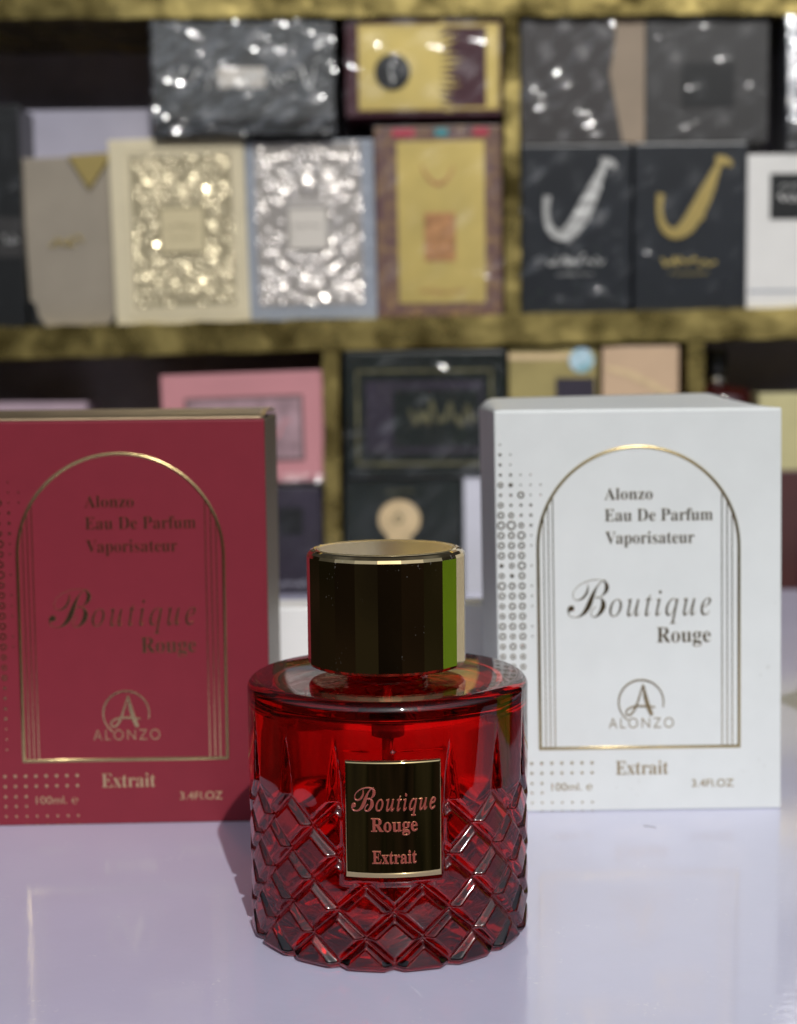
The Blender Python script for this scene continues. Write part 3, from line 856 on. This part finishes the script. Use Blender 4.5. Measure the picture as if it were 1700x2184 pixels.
panel(r_, 'dark_lower_band', GB['black'], 0.0, 1.0, -0.0, 0.14, -0.0008)
panel(r_, 'pale_panel', GB['plaque_silver'], 0.36, 0.62, 0.42, 0.60)
scribble(r_, 'silver_lettering', GB['silver'], 0.10, 0.9, 0.5, 0.2, 8, 0.0016)
r_, w, h = sbox('maroon_perfume_box', 'maroon carton with gold sunburst panel and dark round seal', 737, 1070, 32, 248, GB['maroon'], Y=YS + 0.004, depth=0.07, wrap=FILM)
p = MB()
pts = [(-0.41 * w, 0.07 * h), (0.06 * w, 0.07 * h)]
for k in range(1, 30):
    a = k / 30; zz_ = 0.07 + 0.83 * a
    ln_ = (0.16 + 0.07 * math.cos((a - 0.5) * PI) + 0.03 * math.sin(k * 2.3)) if k % 2 else 0.09
    pts.append(((0.0 + ln_) * w, zz_ * h + (a - 0.45) * 0.010 * (k % 2)))
pts += [(0.06 * w, 0.90 * h), (-0.41 * w, 0.90 * h)]
p.prism(pts, -0.0006, 0.0003); p.build('sunburst_panel', [GB['gold']], r_)
frame(r_, 'gold_border', GB['gold_print'], 0.08, 0.985, 0.06, 0.91, 0.0022)
p = MB(); p.ring(-0.20 * w, 0.44 * h, 0.0125, 0, -0.0014, 0.0002, 32); sl = p.build('round_seal', [GB['black']], r_)
scribble(r_, 'seal_lettering', GB['silver'], 0.32, 0.56, 0.30, 0.03, 4, 0.0011, -0.0018, vertical=True)
panel(r_, 'gold_edge_strip', GB['gold'], 0.90, 0.985, 0.06, 0.91, -0.0005)
r_, w, h = sbox('gold_perfume_box', 'gold fronted carton with patterned purple border and copper emblem', 803, 1072, 268, 674, GB['purple'], Y=YS + 0.006, wrap=FILM, lean=R(-0.4))
panel(r_, 'gold_panel', GB['gold'], 0.175, 0.865, 0.07, 0.92)
panel(r_, 'emblem_block', GB['copper'], 0.385, 0.63, 0.29, 0.545, -0.0011)
p = MB(); p.stroke([(-0.13 * w, 0.79 * h), (-0.07 * w, 0.72 * h), (0.0, 0.695 * h), (0.07 * w, 0.72 * h), (0.13 * w, 0.79 * h)], [0.0008, 0.002, 0.003, 0.002, 0.0008], -0.0011, 0.0); p.build('crescent_emblem', [GB['copper']], r_)
scribble(r_, 'copper_lettering', GB['copper'], 0.35, 0.7, 0.13, 0.03, 5, 0.001)
for k, (c_, a, b) in enumerate(((mat('red print', (0.4, 0.03, 0.06), 0.4), 0.14, 0.32), (mat('teal print', (0.03, 0.25, 0.28), 0.4), 0.48, 0.58), (mat('red print', (0.4, 0.03, 0.06), 0.4), 0.78, 0.9))):
    panel(r_, 'border_tile', c_, a, b, 0.945, 0.985)

# ---- upper right bay
def saxophone(root, m):
    w, h = root['w'], root['h']
    p = MB()
    def q(u, v): return ((u - 0.5) * w, v * h)
    pts = [q(0.235, 0.70), q(0.225, 0.60), q(0.26, 0.51), q(0.35, 0.465), q(0.46, 0.50), q(0.56, 0.60), q(0.64, 0.71), q(0.70, 0.80), q(0.74, 0.86), q(0.79, 0.90)]
    p.stroke(pts, [0.0050, 0.0038, 0.0052, 0.0074, 0.0105, 0.0112, 0.0096, 0.0062, 0.0042, 0.0036], -0.0016, 0.0003, sub=6)
    p.stroke([q(0.72, 0.905), q(0.78, 0.90), q(0.83, 0.885), q(0.85, 0.86)], [0.004, 0.005, 0.004, 0.003], -0.0017, 0.0003)
    for k in range(3):
        a = q(0.55 + 0.05 * k, 0.56 + 0.09 * k); p.ring(a[0] + 0.0035, a[1], 0.0022, 0, -0.0021 - 0.00003 * k, 0, 12)
    return p.build('saxophone_emblem', [m], root)
r_, w, h = sbox('black_perfume_box', 'black carton with silver saxophone emblem beside the gold foil divider', 1112, 1346, 309, 668, GB['charcoal'], Y=YS + 0.006, wrap=FILM)
saxophone(r_, GB['silver']); scribble(r_, 'silver_lettering', GB['silver'], 0.24, 0.76, 0.315, 0.075, 6, 0.0016); scribble(r_, 'small_lettering', GB['silver'], 0.32, 0.66, 0.235, 0.02, 6, 0.0006)
r_, w, h = sbox('black_perfume_box', 'black carton with gold saxophone emblem next to the white carton', 1352, 1592, 305, 663, GB['charcoal'], Y=YS + 0.006, wrap=FILM_SOFT)
saxophone(r_, GB['gold_print']); scribble(r_, 'gold_lettering', GB['gold'], 0.24, 0.74, 0.30, 0.06, 6, 0.0013); scribble(r_, 'small_lettering', GB['olive'], 0.32, 0.66, 0.225, 0.02, 6, 0.0006)
r_, w, h = sbox('tan_perfume_box', 'tan carton under a dark grey film sleeve with a wavy edge on the upper row', 1112, 1376, 34, 306, GB['tan'], Y=YS + 0.006)
p = MB(); p.prism([(-0.5 * w, 0.0), (0.32 * w, 0.0), (0.29 * w, 0.15 * h), (0.25 * w, 0.35 * h), (0.21 * w, 0.55 * h), (0.24 * w, 0.7 * h), (0.26 * w, 0.85 * h), (0.25 * w, 1.0 * h), (-0.5 * w, 1.0 * h)], -0.0008, -0.0001)
p.build('dark_sleeve', [GB['brown']], r_); wf = wrap_film(r_, w * 0.74, h, 0.05, FILM); wf.location.x = -0.13 * w
r_, w, h = sbox('charcoal_perfume_box', 'plain dark charcoal carton in creased film above the gold saxophone carton', 1376, 1640, 30, 303, GB['dark'], Y=YS + 0.006, wrap=FILM_SOFT)
panel(r_, 'front_label', GB['black'], 0.30, 0.72, 0.28, 0.62)
CR = mat('crumpled silver foil', (0.55, 0.56, 0.58), 0.25, 0.8, bump=1.0, bscale=60, bdist=0.006)
r_, w, h = sbox('silver_perfume_box', 'crumpled silver wrapped carton above the white carton, cut off by the frame', 1684, 1900, 12, 318, CR, Y=YS + 0.002, lean=R(-1.5))
panel(r_, 'dark_base_band', GB['dark'], 0, 1, 0.0, 0.2)
wrap_film(r_, w, h, 0.05, FILM_HEAVY)
r_, w, h = sbox('white_perfume_box', 'white shelf carton with a black label above a grey line', 1593, 1850, 328, 657, GB['white'], Y=YS + 0.004)
panel(r_, 'black_label', GB['black'], 0.19, 0.81, 0.58, 0.875); panel(r_, 'grey_line', GB['bluegrey'], 0.02, 0.98, 0.105, 0.12, -0.0004)
scribble(r_, 'white_lettering', GB['white'], 0.26, 0.74, 0.72, 0.05, 8, 0.0012)
scribble(r_, 'small_lettering', GB['silver'], 0.26, 0.74, 0.80, 0.03, 8, 0.0007)

# ---- lower bays (the lower board is hidden behind the table)
ZL = at(850, 1396, YS).z
r_, w, h = sbox('dusty_pink_perfume_box', 'dusty lilac carton just showing above the crimson carton', -60, 190, 858, 1396, mat('dusty lilac card', (0.34, 0.25, 0.30), 0.5, var=0.05), Y=YS + 0.03, base=ZL, lean=R(0.3))
panel(r_, 'front_label', GB['pink'], 0.1, 0.9, 0.3, 0.7)
vz = at(640, 1035, YS).z
r_, w, h = sbox('violet_perfume_box', 'dark violet carton under the pink framed carton', 425, 702 - 14, 1040, 1396, GB['violet'], Y=YS + 0.006, base=ZL, wrap=FILM_SOFT)
panel(r_, 'front_label', GB['black'], 0.65, 0.85, 0.72, 0.88)
scribble(r_, 'pale_lettering', GB['lav'], 0.62, 0.9, 0.42, 0.05, 5, 0.001)
r_, w, h = sbox('pink_perfume_box', 'pink framed carton with a greyish window panel', 350, 694, 795, 1030, GB['pink'], Y=YS + 0.004, depth=0.06, lean=R(-1.4))
panel(r_, 'window_panel', GB['pinkgrey'], 0.15, 0.87, 0.20, 0.775); frame(r_, 'window_rim', GB['brownwin'], 0.145, 0.875, 0.19, 0.785, 0.002)
scribble(r_, 'pale_lettering', GB['pink'], 0.25, 0.8, 0.5, 0.2, 5, 0.002)
wf = wrap_film(r_, w, h * 0.08, 0.05, FILM_HEAVY); wf.location.z = -0.002
r_, w, h = sbox('dark_green_perfume_box', 'green black carton with tan keyhole emblem seen over the bottle cap', 738, 986, 1022, 1396, GB['greenblack'], Y=YS + 0.006, base=ZL, wrap=FILM_SOFT)
p = MB()
def q(px, py): 
    a = at(px, py, YS + 0.006); return (a.x - r_.location.x, a.z - ZL)
pts = [q(852 + 45 * math.cos(a_), 1108 - 42 * math.sin(a_)) for a_ in [R(-55 + 290 * i / 24) for i in range(25)]]
pts = pts + [q(828, 1150), q(820, 1190), q(812, 1240), q(892, 1240), q(884, 1190), q(876, 1150)]
p.prism(pts, -0.0008, 0.0002); p.build('keyhole_emblem', [GB['tanprint']], r_)
p = MB(); c_ = q(850, 1106); p.ring(c_[0], c_[1], 0.0036, 0.0022, -0.0012, 0, 16); p.build('emblem_ring', [GB['greenink']], r_)
scribble(r_, 'dull_lettering', GB['greenink'], 0.33, 0.6, 0.93, 0.02, 5, 0.0006)
r_, w, h = sbox('black_framed_perfume_box', 'glossy black carton with thin gold frame around a dark picture panel', 736, 1078, 750, 1018, GB['greenblack'], Y=YS + 0.002, depth=0.07, wrap=FILM)
frame(r_, 'gold_frame', GB['greenink'], 0.07, 0.92, 0.10, 0.86, 0.0018)
panel(r_, 'picture_panel', GB['violet'], 0.13, 0.86, 0.20, 0.77); panel(r_, 'picture_inset', GB['greenblack'], 0.3, 0.84, 0.24, 0.70, -0.001)
scribble(r_, 'dull_lettering', GB['greenink'], 0.40, 0.82, 0.52, 0.25, 6, 0.0022, -0.0014)
r_, w, h = sbox('pale_perfume_box', 'narrow pale lavender carton beside the keyhole emblem carton', 990, 1100, 996, 1394, mat('pale lavender card', (0.48, 0.48, 0.54), 0.5, var=0.03), Y=YS + 0.004, base=ZL)
panel(r_, 'front_label', GB['white'], 0.5, 0.9, 0.3, 0.7)
r_, w, h = sbox('olive_gold_perfume_box', 'olive gold carton with black panel and hologram sticker', 1086, 1274, 744, 1392, GB['olive'], Y=YS + 0.006, base=ZL)
panel(r_, 'black_panel', GB['violet'], 0.53, 0.97, 0.3, 0.905); panel(r_, 'gold_top_strip', GB['tanprint'], 0.0, 0.72, 0.965, 0.985)
p = MB(); c_ = at(1240, 768, YS + 0.006); p.ring(c_.x - r_.location.x, c_.z - ZL, 0.0088, 0, -0.0012, 0, 28); p.build('hologram_sticker', [GB['holo']], r_)
r_, w, h = sbox('peach_perfume_box', 'plain peach tan carton with a faint diagonal band', 1284, 1446, 738, 1390, GB['peach'], Y=YS + 0.004, base=ZL)
p = MB(); p.stroke([(-0.45 * w, 0.93 * h), (-0.1 * w, 0.905 * h), (0.4 * w, 0.84 * h)], [0.003, 0.005, 0.004], -0.0005, 0.0002); p.build('diagonal_band', [GB['tanprint']], r_)
# dark red bottle with a black cap
pc = at(1537, 800, YS + 0.03); zt = at(1537, 745, YS + 0.03).z; zn = at(1537, 800, YS + 0.03).z; zb_ = at(1537, 818, YS + 0.03).z
rb = empty('dark_perfume_bottle', (pc.x, YS + 0.045, ZL), 'dark red bottle with black cap and steel collar on the lower shelf', 'perfume bottle')
lathe([(0.0075, zn - ZL), (0.0083, zn - ZL + 0.0008), (0.0083, zt - ZL - 0.001), (0.0075, zt - ZL)], 32, 'cap', [GB['black']], rb)
lathe([(0.0062, zb_ - ZL), (0.0068, zb_ - ZL + 0.0005), (0.0066, zn - ZL - 0.0002)], 32, 'collar', [GB['steel']], rb)
lathe([(0.026, 0.0), (0.028, 0.002), (0.028, zb_ - ZL - 0.012), (0.024, zb_ - ZL - 0.004), (0.0075, zb_ - ZL - 0.0005)], 48, 'bottle_body', [GB['bottlered']], rb)
zm = at(1700, 1003, YS).z
r_, w, h = sbox('maroon_perfume_box', 'dark maroon carton on the lower shelf behind the white printed carton', 1618, 1830, 1003, 1386, GB['maroondark'], Y=YS + 0.006, base=ZL)
panel(r_, 'front_label', GB['maroon'], 0.4, 0.9, 0.3, 0.7)
r_, w, h = sbox('pale_yellow_perfume_box', 'pale yellow carton stacked on the dark maroon carton', 1618, 1830, 838, 1002, GB['paleyellow'], Y=YS + 0.008)
panel(r_, 'front_label', GB['olive'], 0.5, 0.9, 0.3, 0.7)

# ------------------------------------------------------------------ small fibres on the table
FB = mat('dust fibre', (0.16, 0.14, 0.13), 0.8)
def fibre(px, py, ln, an, label):
    d = fwd + cright * ((px - 850) / FPX) + cup * ((1092 - py) / FPX); t = -cam_pos.z / d.z; c_ = cam_pos + d * t
    mb = MB(); pts = []
    for i in range(9):
        s = (i / 8 - 0.5) * ln; pts.append((s, 0.12 * ln * math.sin(i * 0.5)))
    vs = []; fs = []
    for i, (x, y) in enumerate(pts):
        for k in range(5):
            a = 2 * PI * k / 5; vs.append((x, y + 0.00009 * math.cos(a), 0.0001 + 0.00009 * math.sin(a)))
    for i in range(8):
        for k in range(5):
            fs.append((i * 5 + k, i * 5 + (k + 1) % 5, i * 5 + 5 + (k + 1) % 5, i * 5 + 5 + k))
    mb.add(vs, fs); o = mb.build('dust_fibre', [FB], None); o.location = (c_.x, c_.y, 0.0); o.rotation_euler = (0, 0, an)
    tag(o, label, 'fibre')
fibre(1386, 1764, 0.0042, R(-25), 'tiny dark fibre on the table in front of the white printed carton')

# ------------------------------------------------------------------ light
SUN_EL, SUN_AZ = R(37), R(13)      # azimuth: to the right of straight behind the camera
sv = Vector((math.cos(SUN_EL) * math.sin(SUN_AZ), -math.cos(SUN_EL) * math.cos(SUN_AZ), math.sin(SUN_EL)))
sl = bpy.data.lights.new('sun', 'SUN'); sl.energy = 2.65; sl.angle = R(0.53); sl.color = (1.0, 0.98, 0.945)
so = bpy.data.objects.new('sun', sl); col.objects.link(so)
so.rotation_euler = sv.to_track_quat('Z', 'Y').to_euler(); so.location = sv * 3

w_ = bpy.data.worlds.new('World'); scene.world = w_; w_.use_nodes = True
nt = w_.node_tree; L = nt.links; nt.nodes.clear()
out = nd(nt, 'ShaderNodeOutputWorld'); bg = nd(nt, 'ShaderNodeBackground'); bg.inputs['Strength'].default_value = 0.15
sky = nd(nt, 'ShaderNodeTexSky', sky_type='NISHITA'); sky.sun_disc = False; sky.sun_elevation = SUN_EL; sky.sun_rotation = R(180) - SUN_AZ
hsv = nd(nt, 'ShaderNodeHueSaturation'); hsv.inputs['Saturation'].default_value = 0.45
tc = nd(nt, 'ShaderNodeTexCoord'); sep = nd(nt, 'ShaderNodeSeparateXYZ')
mr = nd(nt, 'ShaderNodeMapRange', interpolation_type='SMOOTHSTEP')
mr.inputs['From Min'].default_value = 0.14; mr.inputs['From Max'].default_value = 0.55
mx = nd(nt, 'ShaderNodeMix', data_type='RGBA')
wn = nd(nt, 'ShaderNodeTexNoise'); wn.inputs['Scale'].default_value = 2.6; wn.inputs['Detail'].default_value = 3
wr = nd(nt, 'ShaderNodeValToRGB')
for p_, c_ in ((0.36, (0.02, 0.02, 0.018, 1)), (0.47, (0.12, 0.085, 0.065, 1)), (0.53, (0.05, 0.05, 0.03, 1)), (0.60, (0.17, 0.155, 0.105, 1)), (0.70, (0.06, 0.05, 0.05, 1))):
    e_ = wr.color_ramp.elements.new(p_); e_.color = c_
L.new(tc.outputs['Generated'], wn.inputs['Vector']); L.new(wn.outputs['Fac'], wr.inputs['Fac']); L.new(wr.outputs['Color'], mx.inputs['A'])
L.new(tc.outputs['Generated'], sep.inputs[0]); L.new(sep.outputs['Z'], mr.inputs['Value'])
L.new(sky.outputs[0], hsv.inputs['Color']); L.new(hsv.outputs[0], mx.inputs['B']); ov = nd(nt, 'ShaderNodeMapRange', interpolation_type='SMOOTHSTEP')
ov.inputs['From Min'].default_value = 0.70; ov.inputs['From Max'].default_value = 0.93; ov.inputs['To Min'].default_value = 1.0; ov.inputs['To Max'].default_value = 0.15
fr = nd(nt, 'ShaderNodeMapRange', interpolation_type='SMOOTHSTEP')
fr.inputs['From Min'].default_value = 0.45; fr.inputs['From Max'].default_value = -0.35; fr.inputs['To Min'].default_value = 0.12; fr.inputs['To Max'].default_value = 1.0
m1 = nd(nt, 'ShaderNodeMath', operation='MULTIPLY'); m2 = nd(nt, 'ShaderNodeMath', operation='MULTIPLY')
L.new(sep.outputs['Z'], ov.inputs['Value']); L.new(sep.outputs['Y'], fr.inputs['Value'])
L.new(mr.outputs['Result'], m1.inputs[0]); L.new(ov.outputs['Result'], m1.inputs[1]); L.new(m1.outputs[0], m2.inputs[0]); L.new(fr.outputs['Result'], m2.inputs[1])
L.new(m2.outputs[0], mx.inputs['Factor'])
L.new(mx.outputs['Result'], bg.inputs['Color']); L.new(bg.outputs[0], out.inputs['Surface'])

# ------------------------------------------------------------------ render settings
scene.render.engine = 'CYCLES'
cy = scene.cycles
cy.max_bounces = 22; cy.transmission_bounces = 20; cy.glossy_bounces = 8; cy.diffuse_bounces = 4; cy.transparent_max_bounces = 16; cy.volume_bounces = 0
cy.use_denoising = True; cy.sample_clamp_indirect = 8.0
cy.blur_glossy = 0.3
scene.view_settings.view_transform = 'Standard'; scene.view_settings.look = 'None'
scene.view_settings.exposure = 0; scene.view_settings.gamma = 1
